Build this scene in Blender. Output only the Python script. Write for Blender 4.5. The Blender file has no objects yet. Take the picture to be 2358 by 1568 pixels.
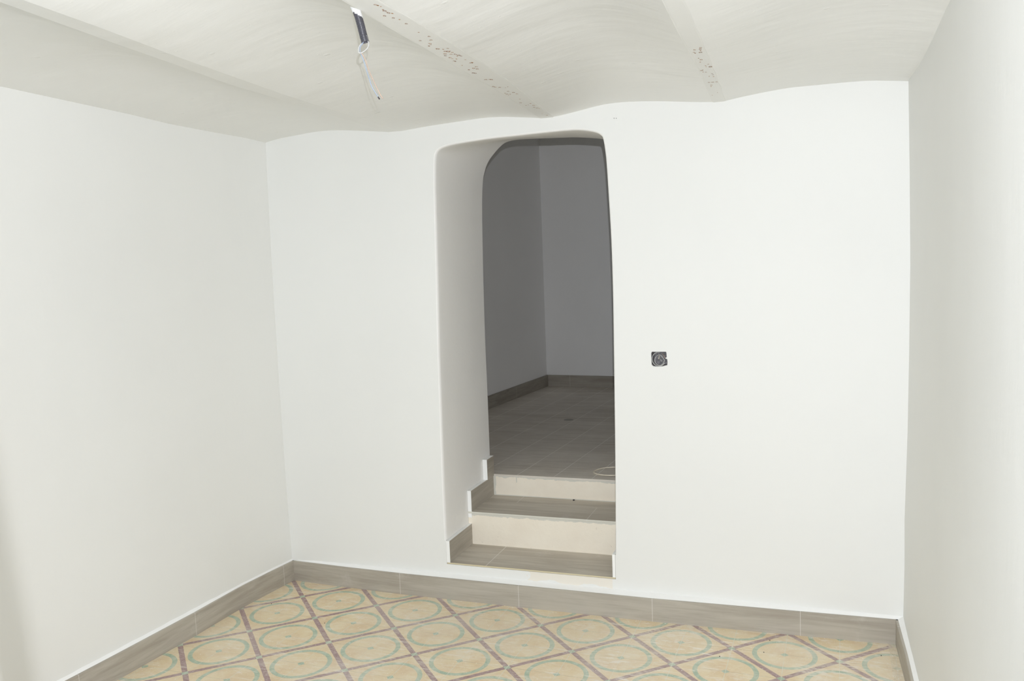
import bpy, bmesh, math, random
from mathutils import Vector, Matrix
random.seed(7)
C = bpy.context.scene.collection
S = bpy.context.scene

# ------------------------------------------------------------------ camera, light, exposure
CAM = Vector((2.52663, -3.63095, 1.57769))
RIGHT = Vector((0.941052, 0.336170, -0.037553))
UP = Vector((0.002934, 0.102900, 0.994687))
FWD = Vector((-0.338249, 0.936163, -0.095848))
cam_data = bpy.data.cameras.new('camera')
cam = bpy.data.objects.new('camera', cam_data); C.objects.link(cam)
cam_data.sensor_width = 36.0
cam_data.lens = 36.0 * 2015.534 / 2358.0
cam_data.clip_start = 0.02
cam.matrix_world = Matrix(((RIGHT.x, UP.x, -FWD.x, CAM.x), (RIGHT.y, UP.y, -FWD.y, CAM.y), (RIGHT.z, UP.z, -FWD.z, CAM.z), (0, 0, 0, 1)))
S.camera = cam

# the camera's own flash, mounted about 9 cm above the lens
fl = bpy.data.lights.new('camera_flash', 'SPOT')
fl.energy = 221.0; fl.color = (0.985, 1.0, 1.06)
fl.spot_size = math.radians(96); fl.spot_blend = 0.5; fl.shadow_soft_size = 0.005
flo = bpy.data.objects.new('camera_flash', fl); C.objects.link(flo)
flo.matrix_world = cam.matrix_world.copy(); flo.location = CAM + UP * 0.09 + RIGHT * 0.012

# daylight through the window in the wall behind the photographer
wl = bpy.data.lights.new('window_daylight', 'AREA')
wl.shape = 'RECTANGLE'; wl.size = 1.5; wl.size_y = 1.3; wl.energy = 17.0; wl.color = (0.80, 0.96, 1.10)
wlo = bpy.data.objects.new('window_daylight', wl); C.objects.link(wlo)
wlo.location = (1.4, -4.80, 1.35); wlo.rotation_euler = (math.radians(90), 0, 0)
# weak fill lamp added to lift the inner room, well right of the doorway
ul = bpy.data.lights.new('inner_room_fill', 'AREA')
ul.shape = 'RECTANGLE'; ul.size = 0.8; ul.size_y = 0.8; ul.energy = 1.5; ul.color = (1.0, 0.98, 0.97)
ulo = bpy.data.objects.new('inner_room_fill', ul); C.objects.link(ulo)
ulo.location = (3.5, 2.0, 1.7); ulo.rotation_euler = (0, math.radians(90), 0)

wd = bpy.data.worlds.new('world'); S.world = wd; wd.use_nodes = True
wd.node_tree.nodes['Background'].inputs[0].default_value = (0.55, 0.66, 0.8, 1)
wd.node_tree.nodes['Background'].inputs[1].default_value = 0.3
S.view_settings.view_transform = 'Standard'; S.view_settings.look = 'None'
S.view_settings.gamma = 1.0; S.view_settings.exposure = 0.0
S.view_settings.use_curve_mapping = False
try:
    S.cycles.max_bounces = 16; S.cycles.diffuse_bounces = 12
except Exception:
    pass

# ------------------------------------------------------------------ node helpers
class E:
    """arithmetic on node sockets"""
    def __init__(s, nt, sock): s.nt = nt; s.s = sock
    def _m(s, op, *o, clamp=False):
        n = s.nt.nodes.new('ShaderNodeMath'); n.operation = op; n.use_clamp = clamp
        for k, v in enumerate((s,) + o):
            if isinstance(v, E): s.nt.links.new(v.s, n.inputs[k])
            else: n.inputs[k].default_value = v
        return E(s.nt, n.outputs[0])
    def __add__(s, o): return s._m('ADD', o)
    def __sub__(s, o): return s._m('SUBTRACT', o)
    def __mul__(s, o): return s._m('MULTIPLY', o)
    def lt(s, o): return s._m('LESS_THAN', o)
    def gt(s, o): return s._m('GREATER_THAN', o)
    def abs(s): return s._m('ABSOLUTE')
    def frac(s): return s._m('FRACT')
    def floor(s): return s._m('FLOOR')
    def sqrt(s): return s._m('SQRT')
    def max(s, o): return s._m('MAXIMUM', o)
    def min(s, o): return s._m('MINIMUM', o)
    def ramp(s, a, b):
        n = s.nt.nodes.new('ShaderNodeMapRange'); n.interpolation_type = 'SMOOTHSTEP'
        s.nt.links.new(s.s, n.inputs[0]); n.inputs[1].default_value = a; n.inputs[2].default_value = b
        return E(s.nt, n.outputs[0])

class Mat:
    def __init__(s, name, rough=0.7, spec=0.3, metal=0.0):
        s.m = bpy.data.materials.new(name); s.m.use_nodes = True; s.nt = s.m.node_tree
        s.b = s.nt.nodes['Principled BSDF']
        s.b.inputs['Roughness'].default_value = rough; s.b.inputs['Metallic'].default_value = metal
        s.b.inputs['Specular IOR Level'].default_value = spec
        tc = s.nt.nodes.new('ShaderNodeTexCoord'); s.co = tc.outputs['Object']
        sp = s.nt.nodes.new('ShaderNodeSeparateXYZ'); s.nt.links.new(s.co, sp.inputs[0])
        s.x, s.y, s.z = (E(s.nt, sp.outputs[k]) for k in range(3))
    def noise(s, scale, stretch=(1, 1, 1), detail=4, rough=0.55, rot=(0, 0, 0), off=(0, 0, 0), dist=0.0):
        mp = s.nt.nodes.new('ShaderNodeMapping'); s.nt.links.new(s.co, mp.inputs[0])
        mp.inputs['Scale'].default_value = stretch; mp.inputs['Rotation'].default_value = rot; mp.inputs['Location'].default_value = off
        n = s.nt.nodes.new('ShaderNodeTexNoise'); s.nt.links.new(mp.outputs[0], n.inputs['Vector'])
        n.inputs['Scale'].default_value = scale; n.inputs['Detail'].default_value = detail; n.inputs['Roughness'].default_value = rough
        n.inputs['Distortion'].default_value = dist
        return E(s.nt, n.outputs[0])
    def voronoi(s, scale, stretch=(1, 1, 1)):
        mp = s.nt.nodes.new('ShaderNodeMapping'); s.nt.links.new(s.co, mp.inputs[0]); mp.inputs['Scale'].default_value = stretch
        n = s.nt.nodes.new('ShaderNodeTexVoronoi'); s.nt.links.new(mp.outputs[0], n.inputs['Vector']); n.inputs['Scale'].default_value = scale
        sc = s.nt.nodes.new('ShaderNodeSeparateColor'); s.nt.links.new(n.outputs['Color'], sc.inputs[0])
        return E(s.nt, n.outputs['Distance']), E(s.nt, sc.outputs[0])
    def mix(s, fac, a, b):
        n = s.nt.nodes.new('ShaderNodeMix'); n.data_type = 'RGBA'
        if isinstance(fac, E): s.nt.links.new(fac.s, n.inputs[0])
        else: n.inputs[0].default_value = fac
        for k, v in ((6, a), (7, b)):
            if isinstance(v, tuple): n.inputs[k].default_value = (*v, 1)
            else: s.nt.links.new(v, n.inputs[k])
        return n.outputs[2]
    def color(s, v):
        if isinstance(v, tuple): s.b.inputs['Base Color'].default_value = (*v, 1)
        else: s.nt.links.new(v, s.b.inputs['Base Color'])
        return s
    def rough(s, e): s.nt.links.new(e.s, s.b.inputs['Roughness'])
    def bump(s, h, dist=0.01, strength=1.0):
        n = s.nt.nodes.new('ShaderNodeBump'); n.inputs['Distance'].default_value = dist; n.inputs['Strength'].default_value = strength
        s.nt.links.new(h.s, n.inputs['Height']); s.nt.links.new(n.outputs[0], s.b.inputs['Normal'])
        return s

WHITE = (0.80, 0.803, 0.785)
WHITE2 = (0.90, 0.895, 0.88)

def plaster(name, base, stretch, bump=0.0015, streak=0.0):
    m = Mat(name, rough=0.62, spec=0.25)
    n1 = m.noise(3.0, stretch, 5, 0.55)
    n2 = m.noise(60.0, (1, 1, 1), 3, 0.6)
    m.color(m.mix(m.noise(1.3, (1, 1, 1), 3).ramp(0.35, 0.7), base, tuple(c * 0.975 for c in base)))
    m.bump(n1 * 3.0 + n2 * 0.25, bump)
    return m

M = {}
M['wall_side'] = plaster('side_wall_plaster', WHITE, (1.0, 1.0, 0.25), 0.0012).m

# back wall: white paint with an unpainted cream patch beneath the first step
m = Mat('back_wall_plaster', rough=0.65, spec=0.22)
patch = (m.x - m.noise(9, (1, 1, 1), 3) * 0.35).gt(1.06) * m.x.lt(1.64) * ((m.z + m.noise(7, (1, 1, 1), 4) * 0.08).gt(0.155)) * m.z.lt(0.162) * m.y.lt(0.05)
edge = m.z.gt(0.1555) * m.z.lt(0.163) * m.x.gt(0.87) * m.x.lt(1.64) * m.y.lt(0.05)
c = m.mix(m.noise(1.1, (1, 1, 1), 3).ramp(0.35, 0.7), WHITE, tuple(v * 0.98 for v in WHITE))
c = m.mix(patch * 0.42, c, (0.80, 0.70, 0.56))
c = m.mix(edge * 0.6, c, (0.62, 0.55, 0.36))
m.color(c); m.bump(m.noise(3.5, (1, 1, 1), 4) * 2.5 + m.noise(70, (1, 1, 1), 2) * 0.2, 0.0008)
M['wall_back'] = m.m
M['niche'] = plaster('doorway_reveal_plaster', WHITE2, (1, 1, 1), 0.0014).m
M['inner'] = plaster('inner_room_plaster', (0.86, 0.86, 0.855), (1, 1, 1), 0.0006).m

# ceiling plaster: trowel ridges and small glossy lumps
m = Mat('ceiling_plaster', rough=0.42, spec=0.35)
h1 = m.noise(2.2, (0.7, 1.2, 0), 3, 0.5, dist=0.3)
h2 = m.noise(12.0, (0.28, 1.3, 0), 4, 0.55, rot=(0, 0, 0.35), dist=0.25)
vd, vr = m.voronoi(13.0, (1, 1.25, 0))
lump = (vd * -1.0 + 0.16).max(0.0) * vr.gt(0.78) * 2.2
vd2, vr2 = m.voronoi(34.0, (1, 1.2, 0))
lump2 = (vd2 * -1.0 + 0.13).max(0.0) * vr2.gt(0.75) * 1.0
m.color(m.mix(m.noise(2.0).ramp(0.3, 0.7), (0.82, 0.82, 0.795), (0.80, 0.80, 0.775)))
m.bump(h1 * 2.2 + h2 * 0.19 + m.noise(5.5, (0.45, 1.2, 0), 3, 0.5, rot=(0, 0, 0.2), off=(2, 7, 0)) * 0.5 + lump * 0.8 + lump2 * 0.6 + m.noise(90, (0.4, 1.4, 1), 2) * 0.03, 0.006)
M['ceiling'] = m.m
m = Mat('beam_plaster', rough=0.5, spec=0.3); m.color((0.79, 0.79, 0.765))
m.bump(m.noise(5, (1, 0.6, 1), 4) * 1.2 + m.noise(40) * 0.12, 0.003); M['beam'] = m.m
m = Mat('rust_stain', rough=0.9, spec=0.1)
m.color(m.mix(m.noise(120, (1, 1, 1), 2).ramp(0.35, 0.65), (0.20, 0.065, 0.025), (0.52, 0.30, 0.15))); M['rust'] = m.m
m = Mat('filler_plaster', rough=0.7, spec=0.2); m.color((0.88, 0.88, 0.87)); m.bump(m.noise(30) * 0.6, 0.003); M['filler'] = m.m

def wood_tile(name, axis, joints, cross=(), dark=1.0, tint=(0.350, 0.315, 0.266), tint2=(0.468, 0.435, 0.378), jw=0.0012, ends=None, dust=0.25):
    """grey wood-look porcelain; grain runs along axis, joints are lines across it"""
    m = Mat(name, rough=0.55, spec=0.35)
    st = {'x': (0.05, 1, 1), 'y': (1, 0.05, 1)}[axis]
    g = m.noise(38.0, st, 6, 0.65, dist=0.5)
    g2 = m.noise(7.0, {'x': (0.15, 1, 1), 'y': (1, 0.15, 1)}[axis], 4, 0.6, dist=1.2)
    c = m.mix((g * 0.6 + g2 * 0.4).ramp(0.36, 0.64), tuple(v * dark for v in tint), tuple(v * dark for v in tint2))
    c = m.mix(m.noise(5.0, (1, 1, 1), 5, 0.7).ramp(0.58, 0.80) * dust, c, (0.74, 0.72, 0.69))
    a = {'x': m.x, 'y': m.y}[axis]
    for j in joints:
        c = m.mix((a - j).abs().lt(jw) * 0.75, c, (0.66, 0.64, 0.61))
    if ends: c = ends(m, c)
    m.color(c); m.bump(g * 0.25, 0.001)
    return m
M['skirt_x'] = wood_tile('skirting_tile_back', 'x', (0.617, 1.216, 1.822, 2.423)).m
M['skirt_y'] = wood_tile('skirting_tile_side', 'y', (-0.08, -0.68, -1.27, -1.87)).m
M['skirt_j'] = wood_tile('skirting_tile_steps', 'y', (), dust=0.5).m
def t1(m, c):
    return m.mix(m.y.lt(0.0012) * 0.8, m.mix((m.x - 1.044 - m.noise(60) * 0.001).abs().lt(0.0018) * 0.8, c, (0.74, 0.71, 0.66)), (0.66, 0.58, 0.38))
M['tread_1'] = wood_tile('lower_tread_tile', 'x', (), ends=t1, dust=0.5, dark=1.27).m
def t2(m, c):
    a = (m.y - 0.472).abs().lt(0.0016)
    b = (m.x - 1.037).abs().lt(0.0018) * m.y.gt(0.472)
    d = (m.x - 1.457).abs().lt(0.0018) * m.y.lt(0.472)
    return m.mix(m.y.lt(0.2752) * 0.85, m.mix(a.max(b).max(d) * 0.7, c, (0.70, 0.67, 0.62)), (0.70, 0.69, 0.62))
M['tread_2'] = wood_tile('upper_tread_tile', 'x', (), ends=t2, dust=0.4, dark=1.25).m
def uf(m, c):
    u = m.x - (m.y - 0.6) * 0.062 - 1.004          # joints run almost straight away from the steps
    k = (u * 5.0 + 0.5)
    a = (k.frac() - 0.5).abs().lt(0.010)
    v = (m.y + (k.floor() * 0.37).frac() * 0.6 - 0.13) * (1 / 0.6)
    b = (v.frac() - 0.5).abs().lt(0.002)
    c = m.mix(0.45, c, m.mix(m.noise(4.0, (0.6, 1.6, 1), 6, 0.7).ramp(0.3, 0.75), (0.50, 0.46, 0.42), (0.82, 0.79, 0.75)))
    c = m.mix(m.noise(2.6, (0.8, 3.0, 1), 4, 0.7, off=(5, 2, 0)).ramp(0.62, 0.78) * 0.35, c, (1.0, 0.98, 0.95))
    col = m.mix((k.floor() * 0.713).frac() * 0.12, c, (0.45, 0.42, 0.39))
    col = m.mix(a.max(b) * m.y.gt(0.5862) * 0.7, col, (0.98, 0.95, 0.90))
    spot = (((m.x - 0.85) * (m.x - 0.85) + (m.y - 2.1) * (m.y - 2.1)).sqrt() + m.noise(20) * 0.02).lt(0.045)
    return m.mix(spot * 0.5, col, (0.10, 0.10, 0.10))
M['upper_floor'] = wood_tile('inner_floor_tile', 'x', (), ends=uf, dust=0.4, dark=1.6).m
M['skirt_in'] = wood_tile('inner_skirting_tile', 'x', (0.445, 1.04), dust=0.1, dark=0.85).m
M['skirt_in_y'] = wood_tile('inner_skirting_tile_side', 'y', (2.92, 2.32), dust=0.1, dark=0.75).m

# unpainted plaster risers with bluish cement smears along the top
m = Mat('riser_plaster', rough=0.8, spec=0.15)
c = m.mix(m.noise(6).ramp(0.3, 0.7), (0.87, 0.81, 0.70), (0.83, 0.76, 0.65))
c = m.mix(m.noise(45, (1, 1, 1), 4, 0.7).ramp(0.66, 0.74) * 0.4, c, (0.45, 0.40, 0.36))
top1 = (m.z + m.noise(22, (1, 1, 1), 4) * 0.028).gt(0.322) * m.z.lt(0.33)
top2 = (m.z + m.noise(22, (1, 1, 1), 4) * 0.030).gt(0.438)
lft = (m.x + m.noise(30, (1, 1, 1), 3) * 0.02).lt(0.892) * m.y.gt(0.5)
drip = (m.x - 0.998).abs().lt(0.0025) * m.z.gt(0.398) * m.z.lt(0.432) * m.y.gt(0.5)
c = m.mix(top1.max(top2).max(lft).max(drip) * 0.55, c, (0.50, 0.53, 0.50))
m.color(c); m.bump(m.noise(30, (1, 1, 1), 4) * 0.5, 0.003); M['riser'] = m.m

# old hydraulic floor tiles: cream with green rings, purple diagonals, green crossings
m = Mat('patterned_cement_tile', rough=0.6, spec=0.3)
a = math.radians(1.02190)
gx = m.x * math.cos(a) - m.y * math.sin(a) - 0.37317
gy = m.x * math.sin(a) + m.y * math.cos(a) + 0.38087
u = (gx + gy) * 2.5; v = (gx - gy) * 2.5
fu = (u + 0.5).frac() - 0.5; fv = (v + 0.5).frac() - 0.5     # 0 on the purple lines
cu = u.frac() - 0.5; cv = v.frac() - 0.5                     # 0 in the ring's centre
r = (cu * cu + cv * cv).sqrt()
wob = (m.noise(55, (1, 1, 1), 3) - 0.5) * 0.012
line = (fu.abs() + wob).lt(0.037).max((fv.abs() + wob).lt(0.037))
node = (fu.abs() + wob).lt(0.042) * (fv.abs() + wob).lt(0.042)
ring = (r + wob).lt(0.430) * (r + wob).gt(0.364)
dia = (cu.abs().max(cv.abs()) + wob).lt(0.040)
base = m.mix(m.noise(9, (1, 1, 1), 5, 0.65).ramp(0.35, 0.68), (0.73, 0.60, 0.375), (0.67, 0.50, 0.295))
base = m.mix(m.noise(30, (1, 1, 1), 4, 0.7).ramp(0.45, 0.75) * 0.5, base, (0.78, 0.68, 0.49))
pur = m.mix(m.noise(80, (1, 1, 1), 3).ramp(0.35, 0.65), (0.265, 0.150, 0.150), (0.36, 0.235, 0.235))
grn = m.mix(m.noise(40, (1, 1, 1), 3).ramp(0.35, 0.65), (0.29, 0.41, 0.30), (0.42, 0.51, 0.39))
c = m.mix(line, base, pur); c = m.mix(ring * 0.95, c, grn); c = m.mix(node, c, grn); c = m.mix(dia, c, grn)
jx = (((gx * 5.0 + 0.5).frac() - 0.5).abs()).lt(0.0052); jy = (((gy * 5.0 + 0.5).frac() - 0.5).abs()).lt(0.0048)
c = m.mix(jx * (m.noise(6).ramp(0.3, 0.55) * 0.6 + 0.3), c, (0.66, 0.66, 0.55))
c = m.mix(jy * (m.noise(8).ramp(0.35, 0.6) * 0.5 + 0.3), c, (0.38, 0.32, 0.22))
haze = m.noise(2.2, (1, 1, 1), 4, 0.6, off=(3, 1, 0)).ramp(0.35, 0.75)
c = m.mix(haze * 0.30 + 0.10, c, (0.80, 0.77, 0.70))
ws = m.noise(50, (0.22, 1, 1), 5, 0.75, rot=(0, 0, math.radians(40)), dist=0.4).ramp(0.50, 0.66) * m.noise(3.2, (1, 1, 1), 3).ramp(0.36, 0.60)
c = m.mix(ws * (m.x.ramp(0.6, 2.3) * 0.32 + 0.48), c, (0.84, 0.80, 0.74))
sc = m.noise(5.0, (1, 1, 1), 4, 0.6, off=(1, 4, 0)).ramp(0.46, 0.66) * m.noise(75, (0.35, 1, 1), 4, 0.7, rot=(0, 0, math.radians(35))).ramp(0.40, 0.58) * (m.x.ramp(0.4, 2.2) * 0.35 + 0.35)
c = m.mix(sc, c, (0.79, 0.735, 0.63))
dot = m.noise(160, (1, 1, 1), 1).ramp(0.715, 0.735)
c = m.mix(dot * 0.8, c, (0.90, 0.88, 0.83))
mort = (m.x + wob * 1.5).gt(2.752)
c = m.mix(mort * 0.55, c, m.mix(m.noise(50, (1, 1, 1), 4, 0.7).ramp(0.4, 0.6), (0.60, 0.52, 0.38), (0.72, 0.66, 0.54)))
m.color(c); m.bump(m.noise(25, (1, 1, 1), 3) * 0.3, 0.002); M['floor'] = m.m

def flat(name, col, rough=0.5, spec=0.4, metal=0.0, var=0.12, sc=60):
    m = Mat(name, rough, spec, metal)
    m.color(m.mix(m.noise(sc).ramp(0.35, 0.65), col, tuple(min(1, v * (1 + var)) for v in col)))
    return m.m
M['conduit'] = flat('grey_plastic_conduit', (0.085, 0.083, 0.095), 0.22, 0.9)
M['paint'] = flat('white_paint_smear', (0.60, 0.60, 0.59), 0.6, 0.3)
M['blue'] = flat('pale_blue_insulation', (0.27, 0.32, 0.40), 0.4, 0.4)
M['pink'] = flat('pale_pink_insulation', (0.42, 0.31, 0.25), 0.4, 0.4)
M['cream'] = flat('cream_insulation', (0.74, 0.68, 0.56), 0.4, 0.4)
M['white_wire'] = flat('white_insulation', (0.44, 0.44, 0.43), 0.35, 0.5)
M['box'] = flat('dusty_black_plastic', (0.13, 0.125, 0.13), 0.5, 0.4, 0, 0.9, 90)
M['debris_dark'] = flat('dark_grit', (0.05, 0.045, 0.05), 0.8, 0.2)
M['chip'] = flat('plaster_chip', (0.86, 0.84, 0.78), 0.8, 0.2)
M['ceiling_in'] = flat('inner_ceiling_paint', (0.7, 0.7, 0.69), 0.8, 0.2, 0, 0.03, 3)
M['frame'] = flat('window_frame_paint', (0.8, 0.8, 0.79), 0.5, 0.4, 0, 0.03, 3)

# ------------------------------------------------------------------ mesh helpers
def obj(name, verts, faces, mat, parent=None, kind=None, label=None, cat=None, group=None, smooth=False, mats=None, mi=None):
    me = bpy.data.meshes.new(name); me.from_pydata([tuple(v) for v in verts], [], faces); me.update()
    for mt in (mats or [mat]): me.materials.append(mt)
    if mi:
        for p, k in zip(me.polygons, mi): p.material_index = k
    if smooth:
        for p in me.polygons: p.use_smooth = True
    bm = bmesh.new(); bm.from_mesh(me); bmesh.ops.recalc_face_normals(bm, faces=bm.faces); bm.to_mesh(me); bm.free()
    o = bpy.data.objects.new(name, me); C.objects.link(o)
    if parent: o.parent = parent
    return tag(o, kind, label, cat, group)
def tag(o, kind=None, label=None, cat=None, group=None):
    for k, v in (('kind', kind), ('label', label), ('category', cat), ('group', group)):
        if v: o[k] = v
    return o
def empty(name, loc, label, cat, group=None):
    o = bpy.data.objects.new(name, None); C.objects.link(o); o.location = loc; o.empty_display_size = 0.05
    return tag(o, None, label, cat, group)
def child(o, root):
    """keep the child's mesh in world coordinates while parenting it to an Empty"""
    o.parent = root; o.matrix_parent_inverse = Matrix.Translation(-Vector(root.location)); return o
def box_vf(x0, x1, y0, y1, z0, z1):
    v = [(x, y, z) for z in (z0, z1) for y in (y0, y1) for x in (x0, x1)]
    return v, [(0, 2, 3, 1), (4, 5, 7, 6), (0, 1, 5, 4), (2, 6, 7, 3), (0, 4, 6, 2), (1, 3, 7, 5)]
def bevel(o, w, seg=2):
    md = o.modifiers.new('bevel', 'BEVEL'); md.width = w; md.segments = seg; md.limit_method = 'ANGLE'; return o
def lerp(tab, t):
    if t <= tab[0][0]: return tab[0][1]
    for (a, p), (b, q) in zip(tab, tab[1:]):
        if t <= b: return p + (q - p) * (t - a) / (b - a)
    return tab[-1][1]
def sm(t): t = max(0, min(1, t)); return t * t * (3 - 2 * t)
def catmull(pts, n=6):
    P = [Vector(p) for p in pts]; P = [P[0] * 2 - P[1]] + P + [P[-1] * 2 - P[-2]]; out = []
    for i in range(1, len(P) - 2):
        for k in range(n):
            t = k / n; a, b, c, d = P[i - 1:i + 3]
            out.append(0.5 * ((2 * b) + (c - a) * t + (2 * a - 5 * b + 4 * c - d) * t * t + (3 * b - a - 3 * c + d) * t ** 3))
    return out + [P[-2]]
def tube_vf(path, rad, seg=10, cap=True):
    V, F = [], []; prev = None
    for i, p in enumerate(path):
        d = (path[min(i + 1, len(path) - 1)] - path[max(i - 1, 0)]).normalized()
        n = (prev - d * prev.dot(d)) if prev else d.orthogonal()
        n.normalize(); prev = n; b = d.cross(n)
        rr = rad(i) if callable(rad) else rad
        for k in range(seg):
            t = 2 * math.pi * k / seg; V.append(p + (n * math.cos(t) + b * math.sin(t)) * rr)
    for i in range(len(path) - 1):
        for k in range(seg):
            F.append((i * seg + k, i * seg + (k + 1) % seg, (i + 1) * seg + (k + 1) % seg, (i + 1) * seg + k))
    if cap: F += [tuple(range(seg - 1, -1, -1)), tuple((len(path) - 1) * seg + k for k in range(seg))]
    return V, F

YN = -4.75   # near wall
# ------------------------------------------------------------------ floor
obj('floor', *box_vf(-0.45, 3.15, YN - 0.2, 0.3, -0.1, 0.0), M['floor'], kind='structure')

# ------------------------------------------------------------------ side walls (slightly out of true, as the old masonry is)
LEFT_LINE = [(p.x, p.y) for p in catmull([(-4.8, -0.112, 0), (-1.9, -0.112, 0), (-1.5, -0.108, 0), (-1.2, -0.092, 0), (-0.9, -0.072, 0), (-0.6, -0.056, 0), (-0.3, -0.036, 0), (0, -0.002, 0), (0.1, 0.01, 0)], 12)]
def left_x(y, z):
    x = lerp(LEFT_LINE, y)
    x += lerp([(0.1, 0.0), (0.5, -0.008), (1.0, -0.011), (1.6, -0.010), (2.0, -0.004), (2.2, 0.0)], z)
    d = -y - lerp([(0.1, 1.375), (0.45, 1.395), (1.0, 1.445), (1.5, 1.51), (2.0, 1.62), (2.4, 1.75)], z)   # a splayed projection starts here
    if d > 0: x += 0.84 * d * d / 0.24 if d < 0.12 else 0.0504 + min(0.84 * (d - 0.12), 0.20)
    return x
def right_x(y, z):
    return lerp([(0, 2.806), (0.1, 2.807), (0.32, 2.811), (0.5, 2.810), (0.84, 2.819), (1.17, 2.823), (1.5, 2.825), (1.83, 2.821), (2.16, 2.815), (2.4, 2.815)], z) + 0.010 * sm(-y / 0.8)
def side_wall_solid(name, fx, back, y0, y1, zt):
    ys = [y0 + (y1 - y0) * i / 240 for i in range(241)]; zs = [zt * k / 36 for k in range(37)]; n = len(zs); N = len(ys) * n
    V = [(fx(min(y, 0), z), y, z) for y in ys for z in zs] + [(back, y, z) for y in (ys[0], ys[-1]) for z in (zs[0], zs[-1])]
    F = [(i * n + k, i * n + k + 1, (i + 1) * n + k + 1, (i + 1) * n + k) for i in range(len(ys) - 1) for k in range(n - 1)]
    a, b, c, d = N, N + 1, N + 2, N + 3
    F += [(a, b, d, c), tuple([a] + [i * n for i in range(len(ys))] + [c]), tuple([b] + [i * n + n - 1 for i in range(len(ys))] + [d]),
          tuple([a] + list(range(n)) + [b]), tuple([c] + [(len(ys) - 1) * n + k for k in range(n)] + [d])]
    o = obj(name, V, F, M['wall_side'], kind='structure')
    for p in o.data.polygons[:N]: p.use_smooth = (len(p.vertices) == 4 and p.area < 0.02)
    return o
side_wall_solid('wall_left', left_x, -0.40, YN, 0.04, 2.55)
side_wall_solid('wall_right', right_x, 3.10, YN, 0.04, 2.55)

# ------------------------------------------------------------------ back wall with the deep rounded doorway
near = [(0.849, 0.1540), (0.849, 0.262), (0.849, 0.268), (0.849, 0.401), (0.849, 0.567), (0.853, 0.873), (0.857, 1.175), (0.866, 1.531), (0.873, 1.843), (0.877, 1.958), (0.882, 2.025), (0.890, 2.050), (0.908, 2.065), (0.944, 2.075), (1.007, 2.082), (1.131, 2.090), (1.252, 2.093), (1.39, 2.096), (1.486, 2.097), (1.543, 2.095), (1.59, 2.087), (1.624, 2.077), (1.643, 2.064), (1.651, 2.046), (1.658, 1.995), (1.662, 1.941), (1.667, 1.816), (1.672, 1.671), (1.674, 1.543), (1.674, 1.36), (1.670, 1.044), (1.664, 0.646), (1.6558, 0.268), (1.6558, 0.262), (1.6558, 0.1540)]
far = [(0.849, 0.1540), (0.849, 0.262), (0.849, 0.268), (0.849, 0.401), (0.849, 0.543), (0.850, 0.873), (0.849, 1.175), (0.854, 1.531), (0.862, 1.827), (0.871, 1.955), (0.884, 2.013), (0.903, 2.056), (0.932, 2.092), (0.969, 2.127), (1.005, 2.150), (1.06, 2.158), (1.15, 2.157), (1.25, 2.152), (1.358, 2.147), (1.445, 2.137), (1.504, 2.127), (1.56, 2.112), (1.605, 2.085), (1.635, 2.045), (1.650, 1.995), (1.656, 1.941), (1.662, 1.816), (1.668, 1.671), (1.670, 1.543), (1.670, 1.36), (1.668, 1.044), (1.664, 0.646), (1.6558, 0.268), (1.6558, 0.262), (1.6558, 0.1540)]
# refine both outlines together so the arch is smooth, keeping the lower corners sharp
def refine(o):
    a = [Vector((x, 0, z)) for x, z in o]
    return [a[0], a[1]] + catmull(a[2:-2], 5) + [a[-2], a[-1]]
NEAR, FAR = refine(near), refine(far); NO = len(NEAR)
sock = [(1.836, 1.157), (1.8955, 1.157), (1.8975, 1.153), (1.8985, 1.134), (1.893, 1.131), (1.8935, 1.128), (1.900, 1.126), (1.9015, 1.112), (1.900, 1.100), (1.880, 1.095), (1.860, 1.0935), (1.840, 1.0955), (1.834, 1.102), (1.833, 1.150)]
def offs(o, d):
    n = len(o); out = []
    for i in range(n):
        a, b = o[(i - 1) % n], o[(i + 1) % n]; t = (b - a).normalized(); out.append(o[i] + Vector((-t.z, 0, t.x)) * d)
    return out
bm = bmesh.new()
def loop(pts, y):
    vs = [bm.verts.new((p.x, y, p.z)) for p in pts]; return vs
def close(vs): return [bm.edges.new((vs[i], vs[(i + 1) % len(vs)])) for i in range(len(vs))]
X0, X1, ZT = -0.25, 3.0, 2.55
r0 = offs(NEAR, 0.007)
for k in (0, 1, -1, -2): r0[k] = NEAR[k].copy()
r1 = offs(NEAR, 0.002)
for k in (0, 1, -1, -2): r1[k] = NEAR[k].copy()
L0 = loop(r0, 0.0); L1 = loop(r1, 0.0025)
rings = [L0, L1]
for t in (0.02, 0.08, 0.16, 0.25, 0.35, 0.5, 0.65, 0.8, 0.92, 1.0):
    w = sm(t) * 0.5 + t * 0.5
    rings.append(loop([a.lerp(b, w) for a, b in zip(NEAR, FAR)], 0.008 + 0.592 * t))
for A, B in zip(rings, rings[1:]):
    for i in range(NO):
        j = (i + 1) % NO; f = bm.faces.new((A[i], A[j], B[j], B[i])); f.smooth = i not in (0, 1, NO - 3, NO - 2, NO - 1); f.material_index = 1
outer = [Vector((X0, 0, 0)), Vector((X0, 0, ZT)), Vector((X1, 0, ZT)), Vector((X1, 0, 0))]
for y, hole in ((0.0, L0), (0.6, rings[-1])):
    ov = loop(outer, y); es = close(ov) + [e for e in (bm.edges.get((hole[i], hole[(i + 1) % NO])) for i in range(NO))]
    if y == 0.0:
        sv = loop([Vector((a, 0, b)) for a, b in sock], y); es += close(sv)
        sb = loop([Vector((a, 0, b)) for a, b in sock], 0.05)
        fr = ov
    r = bmesh.ops.triangle_fill(bm, use_beauty=True, use_dissolve=False, edges=es)
for i in range(NO):
    bm.edges.get((rings[-1][i], rings[-1][(i + 1) % NO])).smooth = False
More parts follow.
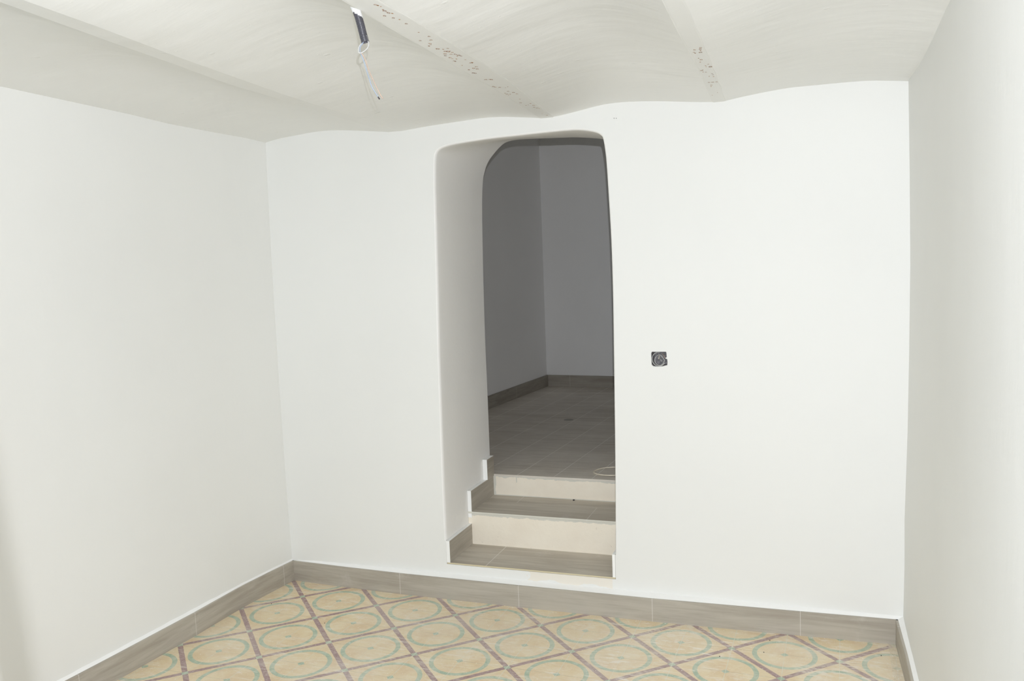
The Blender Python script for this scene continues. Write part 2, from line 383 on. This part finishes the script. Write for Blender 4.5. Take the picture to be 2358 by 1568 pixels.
for i in range(4):
    bm.faces.new((fr[i], fr[(i + 1) % 4], ov[(i + 1) % 4], ov[i]))
for i in range(len(sv)):
    bm.faces.new((sv[i], sv[(i + 1) % len(sv)], sb[(i + 1) % len(sv)], sb[i]))
bm.faces.new(sb)
bmesh.ops.recalc_face_normals(bm, faces=bm.faces)
me = bpy.data.meshes.new('wall_back'); bm.to_mesh(me); bm.free(); me.materials.append(M['wall_back']); me.materials.append(M['niche'])
wb = bpy.data.objects.new('wall_back', me); C.objects.link(wb); tag(wb, 'structure')

# near wall (behind the camera) with its window
def slab_with_hole(name, x0, x1, y0, y1, z0, z1, hx0, hx1, hz0, hz1, mat):
    V, F = [], []
    for b in ((x0, hx0, z0, z1), (hx1, x1, z0, z1), (hx0, hx1, z0, hz0), (hx0, hx1, hz1, z1)):
        v, f = box_vf(b[0], b[1], y0, y1, b[2], b[3]); k = len(V); V += v; F += [tuple(i + k for i in q) for q in f]
    return obj(name, V, F, mat, kind='structure')
slab_with_hole('wall_near', -0.4, 3.1, YN - 0.25, YN, 0, 2.55, 0.6, 2.2, 0.65, 2.0, M['wall_side'])
V, F = [], []
for b in ((0.6, 0.65, 0.65, 2.0), (2.15, 2.2, 0.65, 2.0), (0.65, 2.15, 0.65, 0.70), (0.65, 2.15, 1.95, 2.0), (1.375, 1.425, 0.70, 1.95)):
    v, f = box_vf(b[0], b[1], YN - 0.22, YN - 0.17, b[2], b[3]); k = len(V); V += v; F += [tuple(i + k for i in q) for q in f]
obj('window_1', V, F, M['frame'], kind='structure')

# ------------------------------------------------------------------ vaulted ceiling and its beams
b1L = [(-4.8, 1.13), (-2.17, 0.850), (-1.80, 0.795), (-1.515, 0.757), (-1.21, 0.710), (-0.6, 0.675), (0, 0.655)]
b1R = [(-4.8, 1.20), (-2.18, 0.925), (-1.93, 0.896), (-1.62, 0.850), (-1.0, 0.779), (-0.5, 0.745), (0, 0.725)]
b2L = [(-4.8, 1.72), (-1.86, 1.515), (-1.63, 1.500), (-1.295, 1.481), (-0.675, 1.440), (-0.14, 1.391), (0, 1.378)]
b2R = [(-4.8, 1.78), (-1.83, 1.590), (-1.53, 1.582), (-1.157, 1.562), (-0.8, 1.535), (-0.07, 1.447), (0, 1.440)]
b3L = [(-4.8, 2.32), (-1.53, 2.168), (-1.2, 2.154), (-0.72, 2.139), (0, 2.100)]
b3R = [(-4.8, 2.37), (-1.50, 2.218), (-0.99, 2.200), (-0.33, 2.171), (0, 2.153)]
profs = [
    [(0, 0.000), (0.14, 0.017), (0.29, 0.026), (0.45, 0.034), (0.61, 0.032), (0.81, 0.018), (1, 0.002)],
    [(0, 0.001), (0.17, 0.010), (0.43, 0.019), (0.65, 0.024), (0.84, 0.014), (1, 0.001)],
    [(0, 0.001), (0.05, 0.004), (0.17, 0.016), (0.37, 0.034), (0.61, 0.028), (0.90, 0.007), (1, 0.001)],
    [(0, 0.001), (0.12, 0.013), (0.32, 0.027), (0.44, 0.028), (0.70, 0.027), (0.84, 0.018), (1, 0.004)]]
prs = [catmull([(a, b, 0) for a, b in p], 6) for p in profs]
HB = 2.1575
AMP = [0.070, 0.075, 0.070, 0.060]
def vault_z(k, t, y):
    a = lerp([(p.x, p.y) for p in prs[k]], t)
    w = sm(-y / 1.3)
    b = AMP[k] * math.sin(math.pi * t ** 1.25)
    z = HB + a * (1 - w) + b * w
    if k == 0: z += (1 - t) * lerp([(-1.36, 0.055), (-0.8, 0.032), (-0.6, 0.020), (-0.15, 0.010), (0, 0)], y)
    if k == 0: z += t ** 4 * 0.008 * sm(-y / 0.8)
    if k == 3: z += t * lerp([(-2, 0.015), (-1, 0.012), (-0.36, -0.010), (0, 0)], y)
    return z
NY = 150; rows = []
for i in range(NY + 1):
    y = 0.015 - (4.78 + 0.015) * i / NY
    e = [left_x(min(y, 0), 2.2) - 0.03, lerp(b1L, y), lerp(b1R, y), lerp(b2L, y), lerp(b2R, y), lerp(b3L, y), lerp(b3R, y), 2.865]
    xin = [left_x(min(y, 0), 2.2), right_x(min(y, 0), 2.2)]
    row = []
    for k in range(4):
        a, b = e[2 * k], e[2 * k + 1]
        for j in range(19):
            t = j / 18; x = a + (b - a) * t
            row.append((x, y, vault_z(k, t, min(y, 0))))
    rows.append(row)
n = len(rows[0]); V = [p for r in rows for p in r]
F = [(i * n + k, i * n + k + 1, (i + 1) * n + k + 1, (i + 1) * n + k) for i in range(NY) for k in range(n - 1)]
T = len(V)
V += [(-0.4, 0.015, 2.55), (3.1, 0.015, 2.55), (-0.4, -4.78, 2.55), (3.1, -4.78, 2.55)]
F += [(T, T + 1, T + 3, T + 2), tuple([T] + list(range(n)) + [T + 1]), tuple([T + 2] + [NY * n + k for k in range(n)] + [T + 3]),
      tuple([T] + [i * n for i in range(NY + 1)] + [T + 2]), tuple([T + 1] + [i * n + n - 1 for i in range(NY + 1)] + [T + 3])]
ce = obj('ceiling', V, F, M['ceiling'], kind='structure')
for p in ce.data.polygons: p.use_smooth = p.area < 0.05
# keep the vault-to-beam creases crisp
for e_ in ce.data.edges:
    a, b = e_.vertices
    if a < T and b < T and abs(a - b) == n and (a % n) % 19 in (0, 18): e_.use_edge_sharp = True

RUST2 = [(1.565, -1.798), (1.568, -1.791), (1.57, -1.78), (1.563, -1.757), (1.561, -1.744), (1.561, -1.726), (1.567, -1.718), (1.541, -1.707), (1.551, -1.682), (1.558, -1.663), (1.555, -1.621), (1.546, -1.532), (1.552, -1.482), (1.54, -1.445), (1.512, -1.453), (1.522, -1.412), (1.518, -1.399), (1.508, -1.389), (1.515, -1.347), (1.527, -1.336), (1.541, -1.337), (1.521, -1.31), (1.527, -1.303), (1.535, -1.308), (1.534, -1.289), (1.508, -1.283), (1.5, -1.261), (1.521, -1.269), (1.532, -1.263), (1.535, -1.247), (1.538, -1.235), (1.502, -1.232), (1.503, -1.217), (1.512, -1.209), (1.495, -1.188), (1.497, -1.182), (1.526, -1.236), (1.53, -1.184), (1.529, -1.137), (1.535, -1.143), (1.493, -1.121), (1.508, -1.065), (1.523, -1.081), (1.514, -1.05), (1.487, -1.053), (1.481, -1.002), (1.485, -0.995), (1.478, -0.886), (1.49, -0.884), (1.494, -0.876), (1.457, -0.762), (1.46, -0.75), (1.471, -0.738), (1.487, -0.722), (1.499, -0.733), (1.472, -0.654), (1.482, -0.626), (1.483, -0.592), (1.45, -0.626), (1.45, -0.606), (1.449, -0.587), (1.46, -0.6), (1.457, -0.486), (1.434, -0.411), (1.434, -0.346), (1.444, -0.348), (1.462, -0.375), (1.46, -0.33), (1.447, -0.284), (1.453, -0.265), (1.455, -0.243), (1.426, -0.115), (1.431, -0.068)]
RUST3 = [(2.186, -0.992), (2.183, -0.974), (2.181, -0.954), (2.178, -0.931), (2.166, -0.973), (2.16, -0.941), (2.162, -0.929), (2.162, -0.852), (2.166, -0.827), (2.159, -0.794), (2.178, -0.75), (2.167, -0.73), (2.167, -0.712), (2.181, -0.705), (2.15, -0.667), (2.144, -0.66), (2.147, -0.635), (2.155, -0.625), (2.171, -0.589), (2.171, -0.568), (2.156, -0.549), (2.169, -0.536), (2.142, -0.437), (2.154, -0.435), (2.172, -0.434), (2.143, -0.382), (2.139, -0.353), (2.146, -0.219), (2.121, -0.169)]
def beam(name, L, R, rust, drop, label=None):
    V, F, mi = [], [], []
    N = 120
    for i in range(N + 1):
        y = 0.002 - 4.75 * i / N; a, b = lerp(L, y), lerp(R, y); w = 0.0012 * math.sin(y * 19) + 0.0009 * math.sin(y * 47 + 1)
        a += w; b += 0.0012 * math.sin(y * 23 + 2); zb = HB - drop
        V += [(a, y, HB + 0.02), (a + 0.002, y, zb + 0.0006), (a + 0.006, y, zb), (b - 0.006, y, zb), (b - 0.002, y, zb + 0.0006), (b, y, HB + 0.02)]
    for i in range(N):
        for k in range(5):
            F.append((i * 6 + k, i * 6 + k + 1, i * 6 + 7 + k, i * 6 + 6 + k)); mi.append(0)
    F += [(0, 1, 2, 3, 4, 5), tuple(N * 6 + k for k in range(6))]; mi += [0, 0]
    rnd = random.Random(len(rust))
    for i, (x, y) in enumerate(rust):                       # rust blooms: little scabs on the beam's soffit
        r = rnd.uniform(0.0026, 0.0050) * (1.35 if i % 9 == 4 else 1); z = HB - drop - 0.0002; s = len(V)
        x = min(max(x, lerp(L, y) + 0.008), lerp(R, y) - 0.008)
        ringy = rnd.random() < 0.55 and r > 0.0022
        q = 12; jit = [rnd.uniform(0.82, 1.18) for _ in range(q)]; ax = rnd.uniform(0.7, 1.2)
        if ringy:
            for k in range(q):
                t = 2 * math.pi * k / q; V.append((x + r * jit[k] * math.cos(t) * ax, y + r * 1.5 * jit[k] * math.sin(t), z))
            for k in range(q):
                t = 2 * math.pi * k / q; V.append((x + 0.62 * r * jit[k] * math.cos(t) * ax, y + 0.62 * 1.5 * r * jit[k] * math.sin(t), z - 0.0003))
            for k in range(q):
                if k in (2,) and rnd.random() < 0.7: continue
                F.append((s + k, s + (k + 1) % q, s + q + (k + 1) % q, s + q + k)); mi.append(1)
        else:
            r *= 0.62
            for k in range(q):
                t = 2 * math.pi * k / q; V.append((x + r * jit[k] * math.cos(t) * ax, y + 1.5 * r * jit[k] * math.sin(t), z))
            V.append((x, y, z - 0.0005))
            for k in range(q): F.append((s + k, s + (k + 1) % q, s + q)); mi.append(1)
    me = bpy.data.meshes.new(name); me.from_pydata(V, [], F); me.update(); me.materials.append(M['beam']); me.materials.append(M['rust'])
    for p, k in zip(me.polygons, mi): p.material_index = k
    bm = bmesh.new(); bm.from_mesh(me); bmesh.ops.recalc_face_normals(bm, faces=bm.faces); bm.to_mesh(me); bm.free()
    o = bpy.data.objects.new(name, me); C.objects.link(o); return tag(o, 'structure')
beam('trim_1', b2L, b2R, RUST2, 0.0009)
beam('trim_2', b3L, b3R, RUST3, 0.0009)

# ------------------------------------------------------------------ skirting boards with the plaster fillet above them
def skirting(name, path, wall, mat, h=0.1):
    """path: front line on the floor; wall: matching points on the wall face"""
    N = len(path); V, F, mi = [], [], []
    for i, ((x, y), (wx, wy)) in enumerate(zip(path, wall)):
        d = Vector((wx - x, wy - y)); d.normalize(); t = 0.009; w = 0.0008 * math.sin(i * 2.3) + 0.0006 * math.sin(i * 5.1)
        V += [(x, y, 0), (x, y, h - 0.001), (x + d.x * 0.001, y + d.y * 0.001, h), (x + d.x * t, y + d.y * t, h), (wx, wy, h + 0.010 + w), (wx, wy, 0)]
    for i in range(N - 1):
        for k in range(6):
            F.append((i * 6 + k, i * 6 + (k + 1) % 6, i * 6 + 6 + (k + 1) % 6, i * 6 + 6 + k)); mi.append(1 if k in (3, 4) else 0)
    F += [(0, 1, 2, 3, 4, 5), tuple((N - 1) * 6 + k for k in range(6))]; mi += [0, 0]
    return obj(name, V, F, None, kind='structure', mats=[mat, M['filler']], mi=mi)
fy = [(0.0, -0.008), (0.30, -0.026), (0.617, -0.038), (1.216, -0.045), (1.824, -0.047), (2.423, -0.032), (2.82, -0.020)]
xs = [i * 0.04 for i in range(71)] + [2.815]
skirting('baseboard_back', [(x, lerp(fy, x)) for x in xs], [(x, 0.001) for x in xs], M['skirt_x'])
ys = [-i * 0.04 for i in range(118)]
def lf(y): return lerp([(-1.9, -0.094), (-1.32, -0.080), (-1.11, -0.064), (-0.68, -0.038), (-0.36, -0.030), (0, 0.008)], y)
skirting('baseboard_left', [(max(lf(y), left_x(y, 0.1) + 0.012), y) for y in ys], [(left_x(y, 0.1) - 0.001, y) for y in ys], M['skirt_y'])
skirting('baseboard_right', [(lerp([(-1, 2.798), (-0.33, 2.789), (0, 2.778)], y), y) for y in ys], [(right_x(y, 0.1) + 0.001, y) for y in ys], M['skirt_y'])

# ------------------------------------------------------------------ steps inside the doorway
st = empty('stairway', (1.25, 0.3, 0.1616), 'three low steps of grey tile and unpainted cream plaster filling the doorway', 'steps')
def part(name, v, mat, label=None, bev=0.0015):
    o = child(obj(name, *v, mat, label=label), st)
    if bev: bevel(o, bev)
    return o
Z1, Z2, Z3, Y2, Y3 = 0.1616, 0.3260, 0.4393, 0.277, 0.588
part('tread', box_vf(0.8500, 1.6550, 0.0, Y2 + 0.01, 0.1548, Z1), M['tread_1'], 'lower grey tiled tread flush with the wall')
part('tread', box_vf(0.8500, 1.6550, Y2 - 0.003, Y3 + 0.01, Z2 - 0.009, Z2), M['tread_2'], 'middle grey tiled tread')
part('riser', box_vf(0.8500, 1.6550, Y2, Y2 + 0.03, Z1, Z2 - 0.009), M['riser'], None, 0)
part('riser', box_vf(0.8500, 1.6550, Y3, Y3 + 0.03, Z2, Z3 - 0.009), M['riser'], None, 0)
# stepped skirting tiles on both sides of the doorway, their front ends filled with white plaster
def step_skirt(x0, x1, y0, y1, z0, z1, side):
    v, f = box_vf(x0, x1, y0, y1, z0, z1)
    o = obj('skirting_tile', v, f, None, mats=[M['skirt_j'], M['filler']], mi=[0, 1, 1, 0, 0, 0]); child(o, st); return o
for xa, xb, xc, xd in ((0.8497, 0.8665, 0.8690, 0.8740), (1.6551, 1.6420, 1.6400, 1.6360)):
    step_skirt(min(xa, xb), max(xa, xb), -0.0006, Y2, Z1 + 0.0005, Z1 + 0.1035, 0)
    step_skirt(min(xa, xc), max(xa, xc), Y2 - 0.0012, Y3, Z2 - 0.03, Z2 + 0.104, 0)
    step_skirt(min(xa, xd), max(xa, xd), 0.492, Y3 + 0.004, Z2 + 0.1045, Z3 + 0.097, 0)

# ------------------------------------------------------------------ the inner room
obj('floor_inner', *box_vf(-0.6, 3.7, Y3 - 0.004, 4.3, Z3 - 0.009, Z3), M['upper_floor'], kind='structure')
def wall_seg(name, p, q, out, zt, mat, zb=0.3, t=0.15):
    p, q = Vector(p), Vector(q); n = Vector(out).normalized() * t
    P = [p, q, q + n, p + n]; V = [(a.x, a.y, z) for z in (zb, zt) for a in P]
    return obj(name, V, [(0, 1, 2, 3), (4, 7, 6, 5), (0, 4, 5, 1), (1, 5, 6, 2), (2, 6, 7, 3), (3, 7, 4, 0)], mat, kind='structure')
ZC = 2.85
wall_seg('wall_inner_left', (-0.046, 0.58), (0.232, 3.63), (-1, 0.09), ZC, M['inner'])
wall_seg('wall_inner_back', (0.10, 3.600), (3.8, 3.355), (0.066, 1), ZC, M['inner'])
wall_seg('wall_inner_right', (3.6, 0.58), (3.6, 3.8), (1, 0), ZC, M['inner'])
obj('ceiling_inner', *box_vf(-0.6, 3.8, 0.585, 4.3, ZC, ZC + 0.1), M['ceiling_in'], kind='structure')
obj('wall_inner_front', *box_vf(2.98, 3.8, 0.45, 0.6, 0.3, ZC), M['inner'], kind='structure')
obj('wall_inner_front_top', *box_vf(-0.3, 3.1, 0.45, 0.6, 2.55, ZC), M['inner'], kind='structure')
v = [(0.142, 2.5), (0.256, 3.5635)]
def inner_skirt(name, p, q, out, mat, h=0.098):
    p, q = Vector(p), Vector(q); n = Vector(out).normalized() * 0.02
    P = [p, q, q + n, p + n]; V = [(a.x, a.y, z) for z in (Z3, Z3 + h) for a in P]
    return obj(name, V, [(0, 1, 2, 3), (4, 7, 6, 5), (0, 4, 5, 1), (1, 5, 6, 2), (2, 6, 7, 3), (3, 7, 4, 0)], mat, kind='structure')
inner_skirt('baseboard_inner_left', (-0.034, 0.60), (0.246, 3.60), (-1, 0.09), M['skirt_in_y'])
inner_skirt('baseboard_inner_back', (0.22, 3.576), (3.7, 3.346), (0.066, 1), M['skirt_in'])

# ------------------------------------------------------------------ conduit hanging from the ceiling
root = empty('ceiling_conduit', (1.4977, -1.7745, 2.17), 'dark ribbed conduit hanging from the ceiling with knotted blue and pink wires', 'conduit')
cp = catmull([(1.4860, -1.7770, 2.204), (1.4905, -1.7760, 2.190), (1.4977, -1.7745, 2.1701), (1.5052, -1.7738, 2.1497), (1.5117, -1.7738, 2.1264), (1.5164, -1.7742, 2.1062), (1.5220, -1.7745, 2.0840)], 4)
# resample evenly and corrugate
def resample(P, n):
    L = [0]
    for a, b in zip(P, P[1:]): L.append(L[-1] + (b - a).length)
    out = []; j = 0
    for i in range(n):
        s = L[-1] * i / (n - 1)
        while j < len(P) - 2 and L[j + 1] < s: j += 1
        out.append(P[j].lerp(P[j + 1], (s - L[j]) / max(1e-9, L[j + 1] - L[j])))
    return out
NR = 44; pth = resample(cp, NR * 6 + 1)
V, F = tube_vf(pth, lambda i: 0.0078 + 0.0017 * math.cos(2 * math.pi * i / 6) * (1 if i > 12 else 0.5), 20, cap=False)
# inner wall so the open end reads as a tube
k0 = len(V); Vi, Fi = tube_vf(pth[-30:], 0.0062, 20, cap=False); V += Vi; F += [tuple(a + k0 for a in f) for f in Fi]
e0 = (len(pth) - 1) * 20; e1 = k0 + 29 * 20
F += [(e0 + k, e0 + (k + 1) % 20, e1 + (k + 1) % 20, e1 + k) for k in range(20)]
mi = []
child(obj('conduit_tube', V, F, M['conduit'], smooth=True), root)
# white paint over the upper end, thinning out down one side
V, F = tube_vf(pth[:190], lambda i: 0.0098 + 0.0005 * math.cos(2 * math.pi * i / 6), 20, cap=False)
F = [f for f in F if (f[0] // 20) < 124 + 24 * math.cos(2 * math.pi * ((f[0] % 20) / 20) + 2.6) + 3 * math.sin((f[0] % 20) * 2.7)]
child(obj('paint_coat', V, F, M['paint'], smooth=True, label='white paint covering the top of the conduit'), root)
# plaster collar where it leaves the ceiling
cv, cf = tube_vf([Vector((1.486, -1.777, 2.212)), Vector((1.489, -1.776, 2.196)), Vector((1.4935, -1.7752, 2.182)), Vector((1.4965, -1.7747, 2.173))], lambda i: (0.030, 0.022, 0.0135, 0.0095)[i], 20, cap=False)
child(obj('plaster_collar', cv, cf, M['beam'], smooth=True), root)
def wire(name, pts, r, mat, label, root, n=6):
    V, F = tube_vf(catmull(pts, n), r, 8); return child(obj(name, V, F, mat, smooth=True, label=label), root)
wire('wire', [(1.5190, -1.7745, 2.100), (1.5173, -1.7763, 2.0832), (1.5116, -1.7792, 2.0744), (1.5106, -1.7807, 2.0634), (1.5144, -1.7805, 2.0522), (1.5191, -1.7802, 2.039), (1.5256, -1.7802, 2.0157), (1.5313, -1.7801, 1.9965), (1.5359, -1.78, 1.9813), (1.5444, -1.7785, 1.9659), (1.552, -1.7771, 1.9526)], 0.00115, M['blue'], 'pale blue wire', root)
wire('wire', [(1.5096, -1.7835, 2.0604), (1.5153, -1.7815, 2.0572), (1.521, -1.7786, 2.047), (1.5266, -1.7784, 2.0297), (1.5322, -1.7781, 2.0125), (1.5398, -1.7773, 1.9941), (1.5482, -1.7762, 1.9748), (1.5558, -1.775, 1.9594), (1.5605, -1.7741, 1.9522)], 0.0011, M['pink'], 'pale pink wire', root)
wire('wire', [(1.5250, -1.7730, 2.100), (1.5285, -1.7720, 2.0847), (1.5296, -1.7724, 2.0777), (1.5267, -1.7742, 2.0698), (1.5191, -1.7790, 2.0621), (1.5125, -1.7835, 2.0585), (1.5080, -1.7840, 2.0625), (1.5090, -1.7800, 2.0750), (1.5160, -1.7745, 2.0850), (1.519, -1.774, 2.098)], 0.0013, M['white_wire'], 'white wire loop tied round the others', root)
# dark bare tip on the blue wire
V, F = tube_vf([Vector((1.5497, -1.7775, 1.9566)), Vector((1.5528, -1.7769, 1.9512))], 0.0017, 8)
child(obj('wire_tip', V, F, M['debris_dark']), root)

# ------------------------------------------------------------------ open socket box in the back wall
sb_ = empty('socket_box', (1.867, 0.045, 1.10), 'open dark square socket box with coiled white wires set into the wall', 'socket box')
sk = [Vector((a, 0, b)) for a, b in sock]; cen = Vector((1.867, 0, 1.126)); n = len(sk)
V = [(p.x, 0.002, p.z) for p in sk] + [((p.x - cen.x) * 0.95 + cen.x, 0.002, (p.z - cen.z) * 0.95 + cen.z) for p in sk] + [((p.x - cen.x) * 0.9 + cen.x, 0.042, (p.z - cen.z) * 0.9 + cen.z) for p in sk] + [((p.x - cen.x) * 0.97 + cen.x, 0.046, (p.z - cen.z) * 0.97 + cen.z) for p in sk]
F = []
for a in (0, 1):
    F += [(a * n + i, a * n + (i + 1) % n, (a + 1) * n + (i + 1) % n, (a + 1) * n + i) for i in range(n)]
F += [tuple(2 * n + i for i in range(n)), tuple(3 * n + i for i in range(n))]
F += [(i, (i + 1) % n, 3 * n + (i + 1) % n, 3 * n + i) for i in range(n)]
child(obj('box_shell', V, F, M['box']), sb_)
def arc(cx, cz, rx, rz, a0, a1, y0, y1, n=14):
    return [(cx + rx * math.cos(math.radians(a0 + (a1 - a0) * i / n)), y0 + (y1 - y0) * i / n, cz + rz * math.sin(math.radians(a0 + (a1 - a0) * i / n))) for i in range(n + 1)]
wire('wire', arc(1.864, 1.125, 0.0285, 0.0295, 80, 330, 0.012, 0.0), 0.0017, M['white_wire'], 'white wire, outer coil', sb_, 3)
wire('wire', arc(1.866, 1.120, 0.0195, 0.0215, 135, 345, 0.012, 0.002) + [(1.889, 0.002, 1.118), (1.882, 0.006, 1.129), (1.873, 0.010, 1.140), (1.864, 0.012, 1.142), (1.853, 0.012, 1.137)], 0.0014, M['white_wire'], 'white wire, inner coil', sb_, 3)
wire('wire', [(1.862, 0.038, 1.140), (1.863, 0.020, 1.134), (1.8625, 0.012, 1.124)], 0.0018, M['cream'], 'cream wire end', sb_)
wire('wire', [(1.866, 0.038, 1.126), (1.869, 0.022, 1.122), (1.874, 0.012, 1.115)], 0.0021, M['white_wire'], 'stub of white wire', sb_)
wire('wire', [(1.874, 0.036, 1.146), (1.884, 0.02, 1.136), (1.889, 0.012, 1.128)], 0.0016, M['pink'], 'brownish wire', sb_)

# ------------------------------------------------------------------ loose things
# ring of cream cable on the inner room's floor
pts = [(1.478 + 0.098 * math.cos(t) * (1 + 0.03 * math.sin(2 * t)), 0.738 + 0.088 * math.sin(t), Z3 + 0.0028 + 0.002 * (1 + math.sin(t * 1.5))) for t in [math.radians(-60 + 12 * i) for i in range(33)]]
pts += [(1.60, 0.80, Z3 + 0.003), (1.68, 0.86, Z3 + 0.003)]
V, F = tube_vf(catmull(pts, 3), 0.0028, 10)
obj('cable', V, F, M['cream'], label='cream cable lying in a loop on the upper floor beside the right jamb', cat='cable', smooth=True)

def pebble(name, loc, r, mat, label, cat, group=None, sq=0.6, seed=0):
    rnd = random.Random(seed); bm = bmesh.new(); bmesh.ops.create_icosphere(bm, subdivisions=2, radius=r)
    for v in bm.verts: v.co *= rnd.uniform(0.82, 1.15); v.co.z *= sq
    zmin = min(v.co.z for v in bm.verts)
    me = bpy.data.meshes.new(name); bm.to_mesh(me); bm.free(); me.materials.append(mat)
    o = bpy.data.objects.new(name, me); C.objects.link(o); o.location = (loc[0], loc[1], loc[2] - zmin); return tag(o, None, label, cat, group)
pebble('pebble', (1.311, 0.570, Z2), 0.0055, M['debris_dark'], 'small dark pebble lying on the middle tread against its riser', 'pebble', seed=3)

# dark plugs stand in for two back-wall nailholes above the doorway's right corner
for x, z, w in ((1.701, 2.130, 'left'), (1.710, 2.129, 'right')):
    v, f = tube_vf([Vector((x, 0.006, z)), Vector((x, -0.0012, z))], 0.0014, 8)
    obj('nailhole', v, f, M['debris_dark'], label='tiny dark plug standing in for a hole above the doorway, %s one of the pair' % w, cat='nailhole', group='nailholes in the back wall')

# crumbs of plaster swept against the skirting
rnd = random.Random(11); V, F = [], []
for i in range(170):
    k = rnd.random()
    if k < 0.45: x = rnd.uniform(0.1, 2.75); y = lerp(fy, x) - abs(rnd.gauss(0, 0.012)) - 0.002
    elif k < 0.6: x = 2.775 - abs(rnd.gauss(0, 0.015)); y = rnd.uniform(-0.6, -0.03)
    else: x = rnd.uniform(0.1, 2.74); y = rnd.uniform(-1.1, -0.06)
    r = rnd.uniform(0.0008, 0.0022) * (1.0 if k < 0.6 else 0.7); h = r * rnd.uniform(0.4, 0.8); b = len(V); q = 5
    a0 = rnd.random() * 6
    for t in range(q):
        a = a0 + 2 * math.pi * t / q; rr = r * rnd.uniform(0.6, 1.3); V.append((x + rr * math.cos(a), y + rr * math.sin(a), 0.0))
    V.append((x + rnd.uniform(-0.3, 0.3) * r, y, h))
    F += [(b + t, b + (t + 1) % q, b + q) for t in range(q)]
obj('plaster_crumbs', V, F, M['chip'], kind='stuff', label='white plaster crumbs scattered on the patterned floor', cat='debris')
GRIT = ((0.076, -0.299, 'black grit speck inside the patterned tiles nearest the left skirting'), (0.442, -0.426, 'second black grit speck from the left on the patterned floor'),
        (2.132, -0.303, 'black grit speck closest to the front of the right-hand floor'), (2.292, -0.224, 'black grit speck in the middle of the right-hand floor'),
        (2.308, -0.109, 'black grit speck closest to the back skirting on the patterned floor'), (2.720, -0.137, 'black grit speck furthest right on the patterned floor'))
for i, (x, y, lb) in enumerate(GRIT):
    pebble('grit', (x, y, 0), 0.0022, M['debris_dark'], lb, 'grit', group='black grit specks on the floor', seed=20 + i)
